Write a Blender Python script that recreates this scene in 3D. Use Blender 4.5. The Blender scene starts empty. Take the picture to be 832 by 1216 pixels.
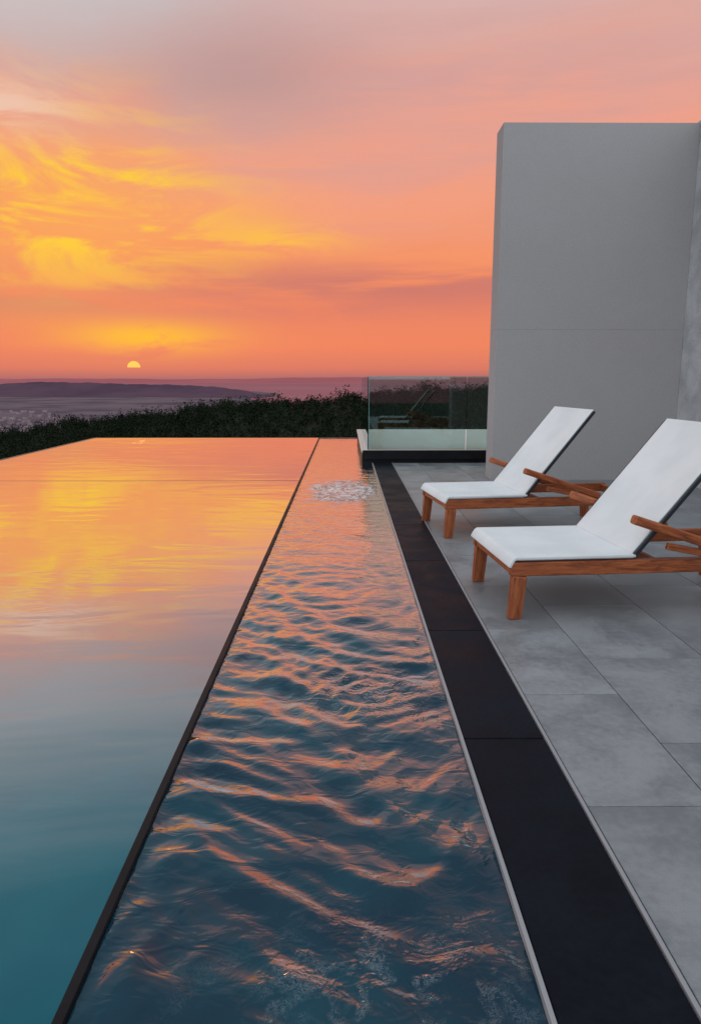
import bpy, bmesh, math, random
import numpy as np
from mathutils import Vector, Matrix
random.seed(7); rng=np.random.default_rng(7)
S=bpy.context.scene
S.view_settings.view_transform='Standard'
try: S.view_settings.look='None'
except: pass
S.view_settings.exposure=0

# ---------------------------------------------------------------- node helpers
class G:
    def __init__(s,nt): s.nt=nt
    def n(s,t,**k):
        nd=s.nt.nodes.new(t)
        for a,b in k.items(): setattr(nd,a,b)
        return nd
    def put(s,sock,v):
        if isinstance(v,bpy.types.NodeSocket): s.nt.links.new(v,sock)
        else:
            if isinstance(v,(tuple,list)) and len(v)==3 and sock.type=='RGBA': v=(*v,1)
            sock.default_value=v
    def m(s,op,a,b=None,c=None,clamp=False):
        nd=s.n('ShaderNodeMath',operation=op); nd.use_clamp=clamp
        for i,v in enumerate((a,b,c)):
            if v is not None: s.put(nd.inputs[i],v)
        return nd.outputs[0]
    def mix(s,f,a,b,bt='MIX'):
        nd=s.n('ShaderNodeMixRGB',blend_type=bt)
        s.put(nd.inputs[0],f); s.put(nd.inputs[1],a); s.put(nd.inputs[2],b)
        return nd.outputs[0]
    def xyz(s,x,y,z):
        nd=s.n('ShaderNodeCombineXYZ')
        for i,v in enumerate((x,y,z)): s.put(nd.inputs[i],v)
        return nd.outputs[0]
    def sep(s,v):
        nd=s.n('ShaderNodeSeparateXYZ'); s.put(nd.inputs[0],v); return nd.outputs
    def noise(s,vec,scale=5,detail=4,rough=.5,dist=0):
        nd=s.n('ShaderNodeTexNoise'); s.put(nd.inputs['Vector'],vec)
        nd.inputs['Scale'].default_value=scale; nd.inputs['Detail'].default_value=detail
        nd.inputs['Roughness'].default_value=rough; nd.inputs['Distortion'].default_value=dist
        return nd.outputs['Fac']
    def ss(s,v,a,b,c=0.,d=1.):
        nd=s.n('ShaderNodeMapRange',interpolation_type='SMOOTHSTEP')
        s.put(nd.inputs[0],v)
        for i,q in zip((1,2,3,4),(a,b,c,d)): nd.inputs[i].default_value=q
        return nd.outputs[0]
    def ramp(s,f,stops,interp='LINEAR'):
        nd=s.n('ShaderNodeValToRGB'); cr=nd.color_ramp; cr.interpolation=interp
        while len(cr.elements)<len(stops): cr.elements.new(1)
        for e,(p,c) in zip(cr.elements,stops):
            e.position=p; e.color=(*c,1) if len(c)==3 else c
        s.put(nd.inputs[0],f); return nd.outputs[0]
    def scale(s,v,x,y,z):
        nd=s.n('ShaderNodeMapping'); s.put(nd.inputs[0],v); nd.inputs['Scale'].default_value=(x,y,z)
        return nd.outputs[0]
    def bump(s,h,strength=.3,dist=.01,normal=None):
        nd=s.n('ShaderNodeBump'); s.put(nd.inputs['Height'],h)
        nd.inputs['Strength'].default_value=strength; nd.inputs['Distance'].default_value=dist
        if normal: s.put(nd.inputs['Normal'],normal)
        return nd.outputs[0]
def mat(name):
    m=bpy.data.materials.new(name); m.use_nodes=True
    nt=m.node_tree; nt.nodes.clear(); g=G(nt)
    out=g.n('ShaderNodeOutputMaterial'); g.out=out.inputs['Surface']
    return m,g
def pbr(g,**k):
    p=g.n('ShaderNodeBsdfPrincipled')
    for a,b in k.items(): g.put(p.inputs[a.replace('_',' ')],b)
    return p
def obj(name,mesh,m=None,parent=None):
    o=bpy.data.objects.new(name,mesh); S.collection.objects.link(o)
    if m: mesh.materials.append(m)
    if parent: o.parent=parent
    return o
def empty(name,loc=(0,0,0),rz=0):
    e=bpy.data.objects.new(name,None); S.collection.objects.link(e); e.location=loc; e.rotation_euler[2]=rz
    e.empty_display_size=.2
    return e
def boxes(name,bl,m,parent=None,bevel=0,seg=2):
    bm=bmesh.new()
    for (x0,x1,y0,y1,z0,z1) in bl:
        r=bmesh.ops.create_cube(bm,size=1)
        for v in r['verts']:
            v.co=Vector(((x0+x1)/2+v.co.x*(x1-x0),(y0+y1)/2+v.co.y*(y1-y0),(z0+z1)/2+v.co.z*(z1-z0)))
    me=bpy.data.meshes.new(name); bm.to_mesh(me); bm.free()
    o=obj(name,me,m,parent)
    if bevel:
        b=o.modifiers.new('b','BEVEL'); b.width=bevel; b.segments=seg; b.limit_method='ANGLE'
    return o
def quadmesh(name,co,f,smooth=False):
    me=bpy.data.meshes.new(name)
    me.vertices.add(len(co)); me.vertices.foreach_set('co',co.ravel())
    me.loops.add(f.size); me.loops.foreach_set('vertex_index',f.ravel().astype(np.int32))
    me.polygons.add(len(f)); me.polygons.foreach_set('loop_start',(np.arange(len(f))*4).astype(np.int32))
    if smooth: me.polygons.foreach_set('use_smooth',np.ones(len(f),dtype=bool))
    me.update(calc_edges=True); return me
def grid(name,xs,ys,Z,m,smooth=True):
    nx,ny=len(xs),len(ys)
    X,Y=np.meshgrid(xs,ys)
    co=np.stack([X,Y,Z],-1).reshape(-1,3).astype(np.float32)
    i=(np.arange(ny-1)[:,None]*nx+np.arange(nx-1)[None,:]).ravel()
    f=np.stack([i,i+1,i+nx+1,i+nx],-1)
    return obj(name,quadmesh(name,co,f,smooth),m)

# ---------------------------------------------------------------- world / sky
SAZ,SEL=-16.1,.6
W=bpy.data.worlds.new('sky'); S.world=W; W.use_nodes=True
nt=W.node_tree; nt.nodes.clear(); g=G(nt)
d=g.n('ShaderNodeTexCoord').outputs['Generated']
x,y,z=g.sep(d)
el=g.m('MULTIPLY',g.m('ARCSINE',z),57.2958)
az=g.m('MULTIPLY',g.m('ARCTAN2',x,y),57.2958)
v1=g.xyz(g.m('MULTIPLY',az,.045),g.m('MULTIPLY',el,.11),0.)
n1=g.noise(v1,1.0,4,.55,.6)
v2=g.xyz(g.m('MULTIPLY',az,.10),g.m('MULTIPLY',el,.36),3.7)
n2=g.noise(v2,1.0,6,.62,.7)
v3=g.xyz(g.m('MULTIPLY',az,.05),g.m('MULTIPLY',el,.5),9.1)
n3=g.noise(v3,1.0,4,.55,.3)
eld=g.m('ADD',el,g.m('MULTIPLY',g.m('MULTIPLY',g.m('SUBTRACT',n1,.5),13.),g.ss(el,1,14)))
base=g.ramp(g.m('DIVIDE',eld,40.),[(0,(.42,.15,.15)),(.02,(.70,.195,.13)),(.06,(.86,.235,.12)),(.14,(.84,.235,.125)),
  (.23,(.92,.29,.125)),(.33,(.93,.335,.175)),(.41,(.85,.36,.25)),(.49,(.70,.38,.33)),(.56,(.60,.44,.42)),(.63,(.56,.52,.54)),(1,(.46,.60,.66))])
def gauss(a,sa,e,se):
    p=g.m('POWER',g.m('DIVIDE',g.m('SUBTRACT',az,a),sa),2.)
    q=g.m('POWER',g.m('DIVIDE',g.m('SUBTRACT',el,e),se),2.)
    return g.m('EXPONENT',g.m('MULTIPLY',g.m('ADD',p,q),-1.))
def lay(c,mask,col,k=1.):
    return g.mix(g.m('MULTIPLY',mask,k,clamp=True),c,col)
s2=g.ss(n2,.42,.62); s3=g.ss(n3,.42,.62)
c=base
c=lay(c,g.m('MULTIPLY',g.ss(az,-20,2),g.ss(el,6,16)),(.82,.345,.27),.5)
c=lay(c,gauss(-8,9,21,3.5),(.45,.28,.28),.7)
c=lay(c,g.m('MULTIPLY',gauss(2,30,19,6),s3),(.60,.34,.33),.5)
c=lay(c,g.m('MULTIPLY',gauss(4,24,7,1.6),g.ss(n3,.38,.55)),(.52,.17,.165),.7)
c=lay(c,g.m('MULTIPLY',gauss(-20,22,5.4,1.0),g.ss(n2,.38,.6)),(.55,.17,.17),.6)
c=lay(c,gauss(-20,10,11.8,5.),(.96,.40,.10),.75)
c=lay(c,g.m('MULTIPLY',gauss(-20,9.5,12.2,4.8),s2),(.98,.60,.05),1.4)
c=lay(c,g.m('MULTIPLY',gauss(-5.5,5,10.3,1.1),g.ss(n2,.38,.55)),(.97,.50,.08),1.)
c=lay(c,g.m('MULTIPLY',gauss(-15,5.5,3.1,1.1),g.ss(n2,.3,.5)),(.97,.50,.045),1.)
c=lay(c,g.m('MULTIPLY',gauss(-24,5,17.5,1.6),g.ss(n2,.35,.6)),(.86,.58,.48),.8)
c=lay(c,gauss(-25,14,25,3.5),(.60,.54,.54),.8)
c=g.mix(g.ss(z,.5,.95),c,(.86,.94,1.03))
c=g.mix(g.ss(y,.35,-.25),c,(1.06,1.13,1.21))
sa,se=math.radians(-16.1),math.radians(.85)
sd=(math.sin(sa)*math.cos(se),math.cos(sa)*math.cos(se),math.sin(se))
dt=g.n('ShaderNodeVectorMath',operation='DOT_PRODUCT'); g.put(dt.inputs[0],d); dt.inputs[1].default_value=sd
disc=g.m('MULTIPLY',g.m('GREATER_THAN',dt.outputs['Value'],math.cos(math.radians(.47))),g.m('GREATER_THAN',el,.86))
c=g.mix(disc,c,(1.5,.66,.12))
bg=g.n('ShaderNodeBackground'); g.put(bg.inputs[0],c); bg.inputs[1].default_value=1.0
sk=g.n('ShaderNodeTexSky',sky_type='NISHITA'); sk.sun_disc=False
sk.sun_elevation=math.radians(SEL); sk.sun_rotation=math.radians(SAZ)
bg2=g.n('ShaderNodeBackground'); g.put(bg2.inputs[0],sk.outputs[0]); bg2.inputs[1].default_value=.003
add=g.n('ShaderNodeAddShader'); nt.links.new(bg.outputs[0],add.inputs[0]); nt.links.new(bg2.outputs[0],add.inputs[1])
wo=g.n('ShaderNodeOutputWorld'); nt.links.new(add.outputs[0],wo.inputs[0])

# sun lamp: setting sun, dimmed and spread by the haze
L=bpy.data.lights.new('sun','SUN'); L.energy=.05; L.angle=math.radians(4.5); L.color=(1,.5,.25)
lo=bpy.data.objects.new('sun',L); S.collection.objects.link(lo)
a,e=math.radians(SAZ),math.radians(SEL)
dirv=Vector((math.sin(a)*math.cos(e),math.cos(a)*math.cos(e),math.sin(e)))
lo.rotation_euler=dirv.to_track_quat('Z','Y').to_euler(); lo.location=(-3,14,5)

# ---------------------------------------------------------------- camera
cam=bpy.data.cameras.new('camera'); co=bpy.data.objects.new('camera',cam); S.collection.objects.link(co)
cam.sensor_fit='VERTICAL'; cam.sensor_height=36; cam.lens=850/1216*36; cam.clip_end=300000; cam.clip_start=.05
co.location=(0,0,1.4); co.rotation_euler=(math.radians(90-10.53),0,math.radians(-.4)); S.camera=co

# ---------------------------------------------------------------- materials
def water_mat(name,deep,shallow,kind):
    m,g=mat(name)
    pos=g.n('ShaderNodeNewGeometry').outputs['Position']
    px,py,pz=g.sep(pos)
    foam=None
    if kind=='pool':
        a=g.noise(g.scale(pos,.9,2.2,1),1.0,2,.5,.6)
        b=g.noise(g.scale(pos,3,9,1),1.6,1,.5,.8)
        amp=g.ss(g.noise(pos,.55,1,.5),.42,.68,.1,1.)
        h=g.m('ADD',a,g.m('MULTIPLY',g.m('MULTIPLY',b,amp),.14))
        nrm=g.bump(h,1.,.005)
        stops=[(0,(.01,)*3),(.28,(.015,)*3),(.42,(.06,)*3),(.55,(.30,)*3),(.66,(.62,)*3),(.77,(.88,)*3),(.92,(.99,)*3)]
    else:
        a=g.noise(g.scale(pos,1.,1.7,1),8,2,.5,1.)
        b=g.noise(pos,34,2,.6,.8)
        wob=g.m('MULTIPLY',g.m('SUBTRACT',g.noise(pos,3,3,.6),.5),1.)
        def blob(cx,cy,rx,ry,wb=0.):
            p=g.m('POWER',g.m('DIVIDE',g.m('SUBTRACT',px,cx),rx),2.); q=g.m('POWER',g.m('DIVIDE',g.m('SUBTRACT',py,cy),ry),2.)
            r=g.m('ADD',p,q)
            if wb: r=g.m('ADD',r,g.m('MULTIPLY',wob,wb))
            return g.m('EXPONENT',g.m('MULTIPLY',r,-1.))
        spl=g.m('ADD',blob(.12,3.1,.30,.28),g.m('MULTIPLY',blob(.1,1.5,.32,.22),.9))
        far=g.ss(blob(-.04,9.1,.44,.95,2.4),.28,.55)
        nn=g.noise(pos,9,3,.65,.5)
        sprk=g.m('MULTIPLY',spl,g.ss(nn,.4,.62))
        h=g.m('ADD',g.m('MULTIPLY',a,.32),g.m('MULTIPLY',g.m('MULTIPLY',b,.5),g.m('ADD',sprk,g.m('MULTIPLY',far,2.2))))
        nrm=g.bump(h,1.,.02)
        stops=[(0,(.01,)*3),(.28,(.02,)*3),(.42,(.06,)*3),(.55,(.22,)*3),(.66,(.48,)*3),(.77,(.80,)*3),(.92,(.97,)*3)]
        fn=g.noise(pos,55,4,.75,1.2)
        lace=g.ss(g.m('ABSOLUTE',g.m('SUBTRACT',fn,.5)),.05,.0)   # thin irregular foam threads
        specks=g.ss(fn,.60,.68)
        tex=g.m('ADD',g.m('MULTIPLY',lace,.45),specks,clamp=True)
        near=g.m('MULTIPLY',blob(.1,1.46,.36,.16),g.ss(nn,.48,.62))
        ffoam=g.m('MULTIPLY',far,g.ss(g.noise(pos,14,3,.7,.6),.44,.60))
        foam=g.m('ADD',g.m('MULTIPLY',ffoam,.6),g.m('MULTIPLY',tex,g.m('ADD',g.m('MULTIPLY',near,.42),g.m('MULTIPLY',g.m('MULTIPLY',blob(.12,3.1,.22,.22),g.ss(nn,.48,.62)),.35))),clamp=True)
    lw=g.n('ShaderNodeLayerWeight'); lw.inputs[0].default_value=.5; g.put(lw.inputs['Normal'],nrm)
    fac=g.ramp(lw.outputs['Facing'],stops)
    mott=g.noise(pos,1.3,3,.6)
    body=g.mix(g.ss(mott,.3,.7),deep,shallow)
    df=g.n('ShaderNodeBsdfDiffuse'); g.put(df.inputs[0],body)
    gl=g.n('ShaderNodeBsdfGlossy'); gl.inputs['Roughness'].default_value=.03 if kind=='pool' else .05
    gl.inputs[0].default_value=(.97,.97,.97,1); g.put(gl.inputs['Normal'],nrm)
    ms=g.n('ShaderNodeMixShader'); g.put(ms.inputs[0],fac); g.nt.links.new(df.outputs[0],ms.inputs[1]); g.nt.links.new(gl.outputs[0],ms.inputs[2])
    res=ms.outputs[0]
    if foam:
        fd=g.n('ShaderNodeBsdfDiffuse'); fd.inputs[0].default_value=(.76,.79,.80,1)
        m2=g.n('ShaderNodeMixShader'); g.put(m2.inputs[0],foam); g.nt.links.new(res,m2.inputs[1]); g.nt.links.new(fd.outputs[0],m2.inputs[2]); res=m2.outputs[0]
    g.nt.links.new(res,g.out)
    return m
M_pool=water_mat('pool_water',(.001,.072,.105),(.003,.105,.135),'pool')
M_chan=water_mat('channel_water',(.002,.020,.040),(.005,.048,.072),'chan')

def stone(name,ca,cb,rough=(.3,.55),sc=3,bs=.2,island=.12,spec=.5):
    m,g=mat(name); geo=g.n('ShaderNodeNewGeometry'); pos=geo.outputs['Position']
    isl=geo.outputs['Random Per Island']
    vv=g.n('ShaderNodeVectorMath',operation='ADD'); g.put(vv.inputs[0],pos)
    if island: g.put(vv.inputs[1],g.xyz(g.m('MULTIPLY',isl,37.),g.m('MULTIPLY',isl,91.),0.))
    p=vv.outputs[0]
    a=g.noise(p,sc,4,.62,.4); b=g.noise(p,sc*14,3,.6); f=g.noise(p,sc*90,1,.5)
    k=g.m('ADD',g.m('MULTIPLY',a,.7),g.m('MULTIPLY',b,.3))
    col=g.mix(g.ss(k,.35,.65),ca,cb)
    if island:
        br=g.m('ADD',1-island/2,g.m('MULTIPLY',isl,island))
        col=g.mix(1.,col,g.xyz(br,br,br),'MULTIPLY')
    col=g.mix(.12,col,g.xyz(f,f,f),'OVERLAY')
    ro=g.ss(k,.35,.65,rough[0],rough[1])
    h=g.m('ADD',g.m('MULTIPLY',b,.6),g.m('MULTIPLY',f,.4))
    s=pbr(g,Base_Color=col,Roughness=ro,Normal=g.bump(h,bs,.004)); s.inputs['Specular IOR Level'].default_value=spec
    g.nt.links.new(s.outputs[0],g.out); return m
M_deck=stone('patio_stone',(.145,.16,.172),(.245,.26,.272),(.28,.55),2.2,.25,.18,.4)
M_slate=stone('wet_slate',(.004,.006,.010),(.010,.013,.020),(.36,.6),3,.4,.35,.05)
M_grout=stone('grout',(.05,.05,.055),(.08,.08,.085),(.7,.9),8,.1,0,.2)
M_wall=stone('wall_render',(.365,.350,.350),(.385,.370,.372),(.75,.9),.5,.08,0,.3)
M_wall2=stone('side_wall_concrete',(.34,.34,.35),(.52,.52,.53),(.75,.9),2.5,.5,0,.3)
M_black=stone('black_granite',(.006,.006,.008),(.012,.012,.014),(.4,.6),5,.1,0,.12)
M_tile=stone('pool_tile',(.01,.03,.04),(.02,.05,.06),(.3,.5),5,.1,0)
M_white=stone('white_coping',(.58,.56,.55),(.68,.67,.66),(.3,.5),4,.05,0)

m,g=mat('brushed_metal'); s=pbr(g,Base_Color=(.30,.31,.33),Metallic=.3,Roughness=.5); g.nt.links.new(s.outputs[0],g.out); M_metal=m
m,g=mat('dark_aluminium'); s=pbr(g,Base_Color=(.04,.045,.055),Metallic=.6,Roughness=.35); g.nt.links.new(s.outputs[0],g.out); M_dark=m

m,g=mat('teak'); tc=g.n('ShaderNodeTexCoord').outputs['Object']
gr=g.noise(g.scale(tc,3,28,28),2.2,4,.6,.8); f2=g.noise(g.scale(tc,12,160,160),2,2,.6)
cc=g.ramp(gr,[(.3,(.14,.033,.011)),(.5,(.31,.078,.023)),(.7,(.44,.130,.040))])
cc=g.mix(.25,cc,g.xyz(f2,f2,f2),'OVERLAY')
s=pbr(g,Base_Color=cc,Roughness=.42,Normal=g.bump(g.m('ADD',gr,f2),.15,.003)); g.nt.links.new(s.outputs[0],g.out); M_teak=m

m,g=mat('sling_fabric'); tc=g.n('ShaderNodeTexCoord').outputs['Object']
w1=g.n('ShaderNodeTexWave',bands_direction='X'); g.put(w1.inputs[0],tc); w1.inputs['Scale'].default_value=90
w2=g.n('ShaderNodeTexWave',bands_direction='Y'); g.put(w2.inputs[0],tc); w2.inputs['Scale'].default_value=90
nn=g.noise(tc,3,3,.5)
hh=g.m('ADD',w1.outputs['Fac'],w2.outputs['Fac'])
s=pbr(g,Base_Color=g.mix(g.ss(nn,.3,.7),(.64,.68,.69),(.72,.75,.76)),Roughness=.85,Normal=g.bump(g.m('ADD',hh,g.m('MULTIPLY',nn,3.)),.25,.002))
g.nt.links.new(s.outputs[0],g.out); M_fab=m

m,g=mat('tinted_glass')
tr=g.n('ShaderNodeBsdfTransparent'); tr.inputs[0].default_value=(.66,.82,.80,1)
gl=g.n('ShaderNodeBsdfGlossy'); gl.inputs['Roughness'].default_value=.02; gl.inputs[0].default_value=(.8,.95,.95,1)
fr=g.n('ShaderNodeFresnel'); fr.inputs[0].default_value=1.5
ms=g.n('ShaderNodeMixShader'); g.put(ms.inputs[0],g.m('ADD',fr.outputs[0],.03)); g.nt.links.new(tr.outputs[0],ms.inputs[1]); g.nt.links.new(gl.outputs[0],ms.inputs[2])
g.nt.links.new(ms.outputs[0],g.out); M_glass=m
m,g=mat('glass_edge'); s=pbr(g,Base_Color=(.18,.36,.34),Roughness=.15); g.nt.links.new(s.outputs[0],g.out); M_gedge=m

def matte(name,ca,cb,sc,rough=.95,spec=.1,isl=False):
    m,g=mat(name); geo=g.n('ShaderNodeNewGeometry')
    f=geo.outputs['Random Per Island'] if isl else g.ss(g.noise(geo.outputs['Position'],sc,4,.6),.35,.65)
    if isl:
        big=g.ss(g.noise(geo.outputs['Position'],.11,2,.6),.35,.65); f=g.m('MULTIPLY',g.m('ADD',f,big),.5)
    s=pbr(g,Base_Color=g.mix(f,ca,cb),Roughness=rough); s.inputs['Specular IOR Level'].default_value=spec
    g.nt.links.new(s.outputs[0],g.out); return m
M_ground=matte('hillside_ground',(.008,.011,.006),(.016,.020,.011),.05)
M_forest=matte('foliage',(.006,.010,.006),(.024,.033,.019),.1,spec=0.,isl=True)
M_hill=matte('far_hill',(.075,.045,.068),(.10,.060,.085),.004,spec=0.)  # purple-grey: distance haze painted into the hill's base colour
M_haze=matte('hazy_range',(.33,.105,.12),(.36,.12,.13),.0006,spec=0.)  # pinkish haze of the air mixed into the base colour
M_plain=matte('coastal_plain',(.085,.068,.085),(.16,.115,.13),.006,spec=0.)  # mauve haze put into the land colour, no air volume
M_town=matte('town_render',(.16,.12,.14),(.40,.30,.32),.01,spec=0.,isl=True)
M_sea=matte('sea',(.28,.11,.13),(.34,.135,.15),.0003,rough=1.,spec=0.)  # pink-purple horizon haze painted as the water's base colour

# ---------------------------------------------------------------- pool
PL,PR,PF=-6.0,-.651,17.35
xs=np.linspace(PL,PR,40); ys=np.linspace(-3,PF,120)
grid('pool_water',xs,ys,np.zeros((120,40)),M_pool)
xs=np.linspace(-.624,.45,130)
ys=np.concatenate([np.arange(-1,.8,.05),np.arange(.8,5.5,.009),np.arange(5.5,PF-.02,.03)])
X,Y=np.meshgrid(xs,ys)
wx=X+.07*np.sin(3.1*Y+1.2)+.05*np.sin(6.3*X+2.2*Y); wy=Y+.10*np.sin(4.3*X+.8)+.06*np.sin(2.7*Y+5*X+2)
H=np.zeros_like(X)
for i in range(34):
    lam=rng.uniform(.09,.42); th=rng.normal(math.radians(84),math.radians(38)); k=2*math.pi/lam
    kx,ky=k*math.cos(th),k*math.sin(th)
    ph=kx*wx+ky*wy+rng.uniform(0,6.28)
    pk=np.exp(1.2*np.sin(ph))/1.5-1
    env=(.5+.5*np.sin(rng.uniform(.8,3)*Y+rng.uniform(1,5)*X+rng.uniform(0,6.28)))**1.7
    H+=.0038*(lam/.3)**1.2*pk*env
envY=np.interp(Y,[0,1.4,2.0,2.8,3.6,4.6,6,9,17],[.8,.9,1.05,1.15,1.0,.5,.22,.12,.08])
H*=envY
def ring(cx,cy,lam,amp,dec,r0=0):
    r=np.hypot(X-cx,(Y-cy))
    return amp*np.sin(2*math.pi*r/lam)*np.exp(-np.abs(r-r0)/dec)
H+=ring(.10,3.05,.10,.004,.22,.15)+ring(-.12,4.7,.15,.0032,.45,.35)+ring(-.05,9.1,.22,.004,.6,.5)
edge=np.clip(np.minimum(X+.624,.45-X)/.05,0,1); H*=.3+.7*edge
grid('overflow_channel_water',xs,ys,H-.014,M_chan)

basin=empty('pool_basin')
boxes('divider_wall',[(-.6505,-.6255,-3,PF,-1.2,.002)],M_black,basin,.002)
boxes('weir_lip',[(PL,-.66,9.93,9.942,-1.2,.0015)],M_tile,basin)
boxes('basin_shell',[(PL-.12,PL-.001,-3,PF+.12,-4.5,-.006),(PL,.45,PF+.001,PF+.12,-4.5,-.006),(PL,.45,-3.1,PF,-4.5,-1.25)],M_tile,basin)

sl=[];
cuts=[-3,-1.3,0,1.32,2.62,3.86,5.45,6.85,8.2,9.55,10.9,12.08]
for a_,b_ in zip(cuts[:-1],cuts[1:]): sl.append((.468,.783,a_+.003,b_-.003,-.06,0))
gut=empty('slate_gutter')
boxes('slate_slabs',sl,M_slate,gut,.004)
boxes('bedding',[(.466,.785,-3,12.08,-.5,-.012)],M_grout,gut)
boxes('water_edge_trim',[(.452,.465,-3,12.08,-.5,.005)],M_metal,gut,.002)
boxes('deck_edge_trim',[(.786,.799,-3,12.08,-.5,.006)],M_metal,gut,.002)

deck=empty('patio_deck')
tl=[]; colx=[.803,1.23]+[1.23+.6*i for i in range(1,12)]
for ci,(a_,b_) in enumerate(zip(colx[:-1],colx[1:])):
    y0=-3.0+(.42 if ci%2 else 0)
    ycut=[-3.0]; yy=y0 if y0>-3 else y0+.86
    while yy<12.0: ycut.append(yy); yy+=.86
    ycut.append(12.08)
    for p_,q_ in zip(ycut[:-1],ycut[1:]):
        if q_-p_<.03: continue
        tl.append((a_+.002,b_-.002,p_+.002,q_-.002,-.05,0.0+random.uniform(-.0006,.0006)))
boxes('stone_tiles',tl,M_deck,deck,.0025)
boxes('bedding',[(.801,7.83,-3,12.08,-4.5,-.007)],M_grout,deck)

gb=empty('glass_railing')
x0,x1,y0,y1=.27,3.6,12.12,17.2
boxes('plinth',[(x0+.012,x1,y0,y1,-4.5,.17)],M_black,gb,.004)
boxes('top_slab',[(x0,x1+.01,y0-.01,y1,.172,.215)],M_white,gb,.004)
boxes('front_fascia',[(x0+.02,x1,y0-.03,y0-.012,.06,.214)],M_black,gb,.003)
gz0,gz1=.218,1.43
gl=[(x0+.13,2.03,y0+.03,y0+.045,gz0,gz1),(2.045,x1,y0+.03,y0+.045,gz0,gz1),
    (x0+.105,x0+.12,y0+.03,14.6,gz0,gz1),(x0+.105,x0+.12,14.62,y1-.05,gz0,gz1)]
boxes('glass_panes',gl,M_glass,gb)
ed=[(a-.001,b+.001,c_-.001,d_+.001,gz1+.001,gz1+.012) for (a,b,c_,d_,_,_) in gl]
boxes('glass_top_edges',ed,M_gedge,gb)
boxes('corner_edge',[(x0+.121,x0+.129,y0+.03,y0+.045,gz0,gz1)],M_gedge,gb)

w=empty('concrete_wall')
boxes('lower_course',[(2.05,4.598,10.0,10.42,-.3,2.0592)],M_wall,w,.0015)
boxes('upper_course',[(2.05,4.598,10.0,10.42,2.060,4.66)],M_wall,w,.0015)
w2=empty('concrete_wall.001')
boxes('wall_slab',[(4.6,5.0,-3,10.42,-.3,4.70)],M_wall2,w2,.006)

# ---------------------------------------------------------------- loungers
def beam(name,p0,p1,wid,hei,m,parent,bevel=.006,taper=1.0):
    p0,p1=Vector(p0),Vector(p1); dd=(p1-p0); ln=dd.length; dd.normalize()
    side=Vector((0,1,0)) if abs(dd.y)<.9 else Vector((1,0,0))
    up=dd.cross(side).normalized(); side=up.cross(dd).normalized()
    bm=bmesh.new(); r=bmesh.ops.create_cube(bm,size=1)
    for v in r['verts']:
        t=v.co.x+.5; k=1+(taper-1)*t
        v.co=Vector(((t-.5)*ln,v.co.y*wid*k,v.co.z*hei*k))
    me=bpy.data.meshes.new(name); bm.to_mesh(me); bm.free()
    o=obj(name,me,m,parent)
    Mx=Matrix((dd,side,-up if up.z<0 else up)).transposed()
    if Mx.determinant()<0: Mx=Matrix((dd,-side,-up if up.z<0 else up)).transposed()
    o.matrix_local=Matrix.Translation((p0+p1)/2)@Mx.to_4x4()
    b=o.modifiers.new('b','BEVEL'); b.width=bevel; b.segments=3
    for p in me.polygons: p.use_smooth=False
    return o
def sheet(name,fn,nu,nv,th,m,parent):
    vs=[];fs=[]
    for j in range(nv+1):
        for i in range(nu+1): vs.append(fn(i/nu,j/nv))
    for j in range(nv):
        for i in range(nu):
            a_=j*(nu+1)+i; fs.append((a_,a_+1,a_+nu+2,a_+nu+1))
    me=bpy.data.meshes.new(name); me.from_pydata(vs,[],fs); me.update()
    for p in me.polygons: p.use_smooth=True
    o=obj(name,me,m,parent)
    s=o.modifiers.new('s','SOLIDIFY'); s.thickness=th; s.offset=0
    b=o.modifiers.new('b','BEVEL'); b.width=th*.35; b.segments=3; b.limit_method='ANGLE'; b.angle_limit=math.radians(50)
    return o
def lounger(name,loc,rz):
    r=empty(name,loc,rz); Wd=.86; LN=1.92
    for k,wy in (('near',.03),('far',Wd-.03)):
        beam('side_rail_'+k,(.0,wy,.305),(LN,wy,.305),.05,.085,M_teak,r)
        beam('leg_foot_'+k,(.055,wy,.262),(.035,wy,0),.055,.088,M_teak,r,taper=.88)
        beam('leg_head_'+k,(LN-.22,wy,.262),(LN-.2,wy,0),.055,.088,M_teak,r,taper=.88)
        s=-1 if k=='near' else 1
        ay=wy+s*.055
        beam('arm_'+k,(.70,ay,.60),(1.42,ay,.36),.062,.055,M_teak,r,.014)
        beam('arm_brace_'+k,(.92,ay,.435),(1.5,ay,.315),.03,.042,M_teak,r)
        beam('arm_pivot_'+k,(1.0,wy-s*.02,.50),(1.0,ay+s*.02,.50),.022,.022,M_dark,r,.004)
        yb=.012 if k=='near' else Wd-.012
        beam('back_frame_'+k,(.735,yb,.36),(1.345,yb,1.115),.02,.026,M_dark,r,.004)
    beam('foot_crossbar',(.03,.056,.30),(.03,Wd-.056,.30),.04,.07,M_teak,r)
    beam('head_crossbar',(LN-.04,.056,.30),(LN-.04,Wd-.056,.30),.04,.07,M_teak,r)
    beam('mid_crossbar',(.95,.056,.29),(.95,Wd-.056,.29),.04,.05,M_teak,r)
    beam('back_top_bar',(1.345,.03,1.112),(1.345,Wd-.03,1.112),.02,.024,M_dark,r,.004)
    def seat(u,v):
        l=-.022+u*.775; yy=v*Wd; sag=.012*math.sin(math.pi*v)*math.sin(math.pi*min(1,u*1.05))
        zz=.372-sag
        if u<.06: zz-=.055*((.06-u)/.06)**1.5; l+=.012*((.06-u)/.06)
        return (l,yy,zz)
    sheet('seat_sling',seat,48,24,.022,M_fab,r)
    def back(u,v):
        sag=.03*math.sin(math.pi*v)*math.sin(math.pi*u)**.8
        l=.735+.61*u; zz=.378+.75*u
        return (l+sag*.77,.024+v*(Wd-.048),zz-sag*.63)
    sheet('back_sling',back,32,24,.02,M_fab,r)
    return r
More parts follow.
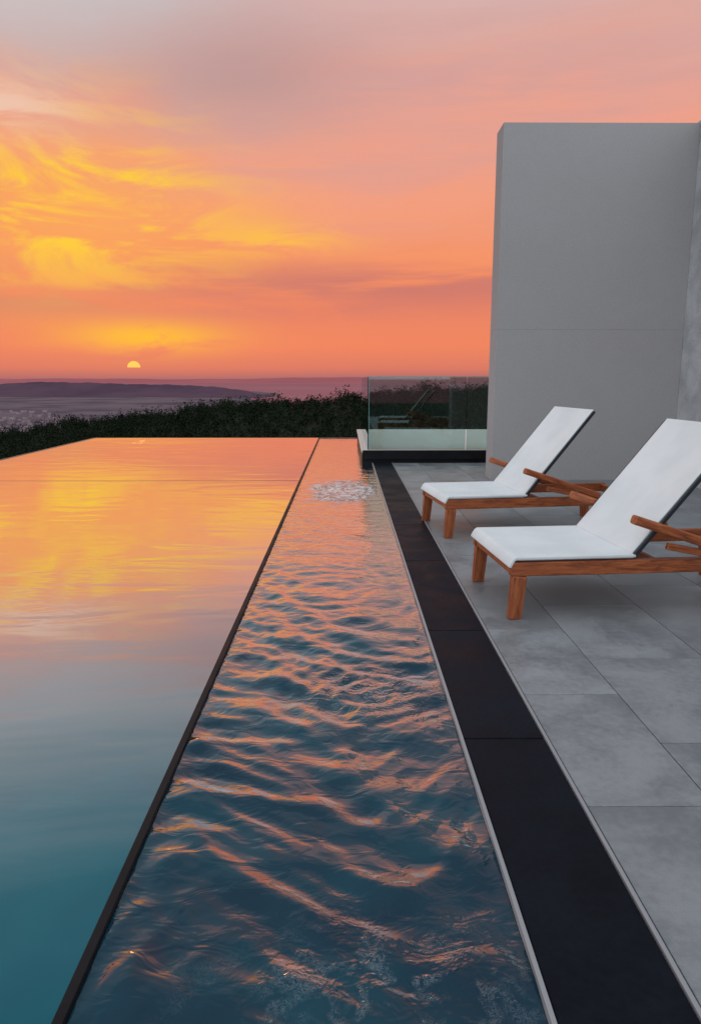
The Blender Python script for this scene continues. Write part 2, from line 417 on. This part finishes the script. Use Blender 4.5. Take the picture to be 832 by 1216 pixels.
lounger('sun_lounger',(.965,4.03,0),math.radians(5))
lounger('sun_lounger.001',(.885,6.22,0),math.radians(8))

# ---------------------------------------------------------------- landscape
def ridge(xr):
    return np.interp(xr,[-900,-400,-200,-145,-109,-74,-39,-3.5,32,60,130,300,700],[-60,-38,-27,-23.5,-18.3,-14.3,-10.5,-8.6,-5.6,-3.8,-3,-12,-40])
def terr(x,y):
    xr=x/np.maximum(y,60)*300
    zr=ridge(xr)+.7*np.sin(xr*.09)+.5*np.sin(xr*.21+1)+.3*np.sin(xr*.5+2)
    near=np.interp(y,[-200,-5,17,45,90],[-6,-4.2,-4.4,-17,-27])
    t=np.clip((y-90)/210,0,1); t=t*t*(3-2*t)
    z=near*(1-t)+zr*t
    far=np.clip((y-300)/320,0,1)
    z=z*(1-far)+(-74)*far
    z=z-np.clip((np.abs(x)-250)/300,0,1)**2*40*np.clip(y/100,0,1)
    return z+.8*np.sin(x*.05)*np.cos(y*.06)*np.clip((y-40)/50,0,1)
xs=np.linspace(-700,600,261); ys=np.linspace(-200,640,169)
X,Y=np.meshgrid(xs,ys)
Zt=np.maximum(terr(X,Y),-73)
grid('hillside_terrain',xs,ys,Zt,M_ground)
def plane(name,x0,x1,y0,y1,z,m):
    me=bpy.data.meshes.new(name); me.from_pydata([(x0,y0,z),(x1,y0,z),(x1,y1,z),(x0,y1,z)],[],[(0,1,2,3)]); me.update(); return obj(name,me,m)
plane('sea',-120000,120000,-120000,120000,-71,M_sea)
xs=np.linspace(-2600,100,120); ys=np.linspace(560,4200,120); X,Y=np.meshgrid(xs,ys)
shore=-120-.10*(Y-560)+60*np.sin(Y*.004)
Zp=-69+np.clip((shore-X)/400,0,1)*3+.8*np.sin(X*.01)*np.sin(Y*.013)
Zp=np.where(X>shore,-69-(X-shore)*.05,Zp); Zp=np.maximum(Zp,-76)
grid('coastal_plain',xs,ys,Zp,M_plain)
xs=np.linspace(-2600,-250,220); ys=np.linspace(2700,3700,50); X,Y=np.meshgrid(xs,ys)
top=np.interp(X,[-2600,-1447,-1270,-1050,-900,-700,-560,-450,-370,-250],[-12,-19,-10,-16,-20,-24,-31,-45,-62,-78])
top=top+1.5*np.sin(X*.021)+1.0*np.sin(X*.057+1)+.7*np.sin(X*.13)
prof=np.exp(-((Y-3100)/230)**2)
Zh=-72+(top+72)*prof+1.5*np.sin(X*.02+Y*.015)*prof
grid('far_hills',xs,ys,Zh,M_hill)
# faint range on the horizon
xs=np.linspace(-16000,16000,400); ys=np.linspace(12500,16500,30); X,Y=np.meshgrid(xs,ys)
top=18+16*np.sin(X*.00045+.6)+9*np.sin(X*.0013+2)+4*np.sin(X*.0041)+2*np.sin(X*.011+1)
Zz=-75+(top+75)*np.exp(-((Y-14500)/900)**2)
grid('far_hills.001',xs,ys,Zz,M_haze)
tb=[]
for i in range(90):
    yy=random.uniform(850,1500); xx=-yy*random.uniform(.40,.54); s_=random.uniform(3,7)
    tb.append((xx,xx+s_*random.uniform(1,2),yy,yy+s_,-68,-66+random.uniform(1,5)))
boxes('distant_town',tb,M_town)

N=10500; quads=42
yy=rng.uniform(95,345,N*3); xx=yy*rng.uniform(-.78,.62,N*3)
keep=rng.uniform(0,1,N*3)<(yy/345); xx=xx[keep][:N]; yy=yy[keep][:N]; N=len(xx)
zz=terr(xx,yy)
hgt=rng.uniform(1.9,4.0,N)*rng.choice([.7,1,1,1.45],N); rad=hgt*rng.uniform(.42,.7,N)
nl=5
lob=rng.normal(0,1,(N,nl,3))*np.array([.42,.42,.26])*np.stack([rad,rad,hgt],-1)[:,None,:]
lr=rng.uniform(.35,.6,(N,nl))*rad[:,None]
li=rng.integers(0,nl,(N,quads))
n_=rng.normal(0,1,(N,quads,3)); n_/=np.linalg.norm(n_,axis=-1,keepdims=True)
ctr=np.take_along_axis(lob,li[...,None].repeat(3,-1),1)+n_*np.take_along_axis(lr,li,1)[...,None]*rng.uniform(.6,1.1,(N,quads,1))
ctr+=np.stack([xx,yy,zz+hgt*.62],-1)[:,None,:]
sz=rng.uniform(.15,.38,(N,quads,1))
t1=rng.normal(0,1,(N,quads,3)); t1/=np.linalg.norm(t1,axis=-1,keepdims=True)
t2=np.cross(t1,n_); t2/=np.linalg.norm(t2,axis=-1,keepdims=True)+1e-6
Q=np.stack([ctr-t1*sz,ctr-t2*sz*.8,ctr+t1*sz,ctr+t2*sz*.8],2).reshape(-1,3)
F=np.arange(len(Q)).reshape(-1,4)
tw=.1
tb0=np.stack([xx,yy,zz-.3],-1); tt=np.stack([xx,yy,zz+hgt*.7],-1)
off=np.array([[1,0,0],[0,1,0],[-1,0,0],[0,-1,0]])*tw
B=(tb0[:,None,:]+off[None]); T=(tt[:,None,:]+off[None]*.4)
V=np.concatenate([B,T],1).reshape(-1,3); idx=np.arange(N)[:,None,None]*8
ff=np.array([[0,1,5,4],[1,2,6,5],[2,3,7,6],[3,0,4,7]])[None]+idx
F=np.concatenate([F,ff.reshape(-1,4)+len(Q)]); Q=np.concatenate([Q,V])
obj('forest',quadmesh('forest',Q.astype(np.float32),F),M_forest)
print('built',N)
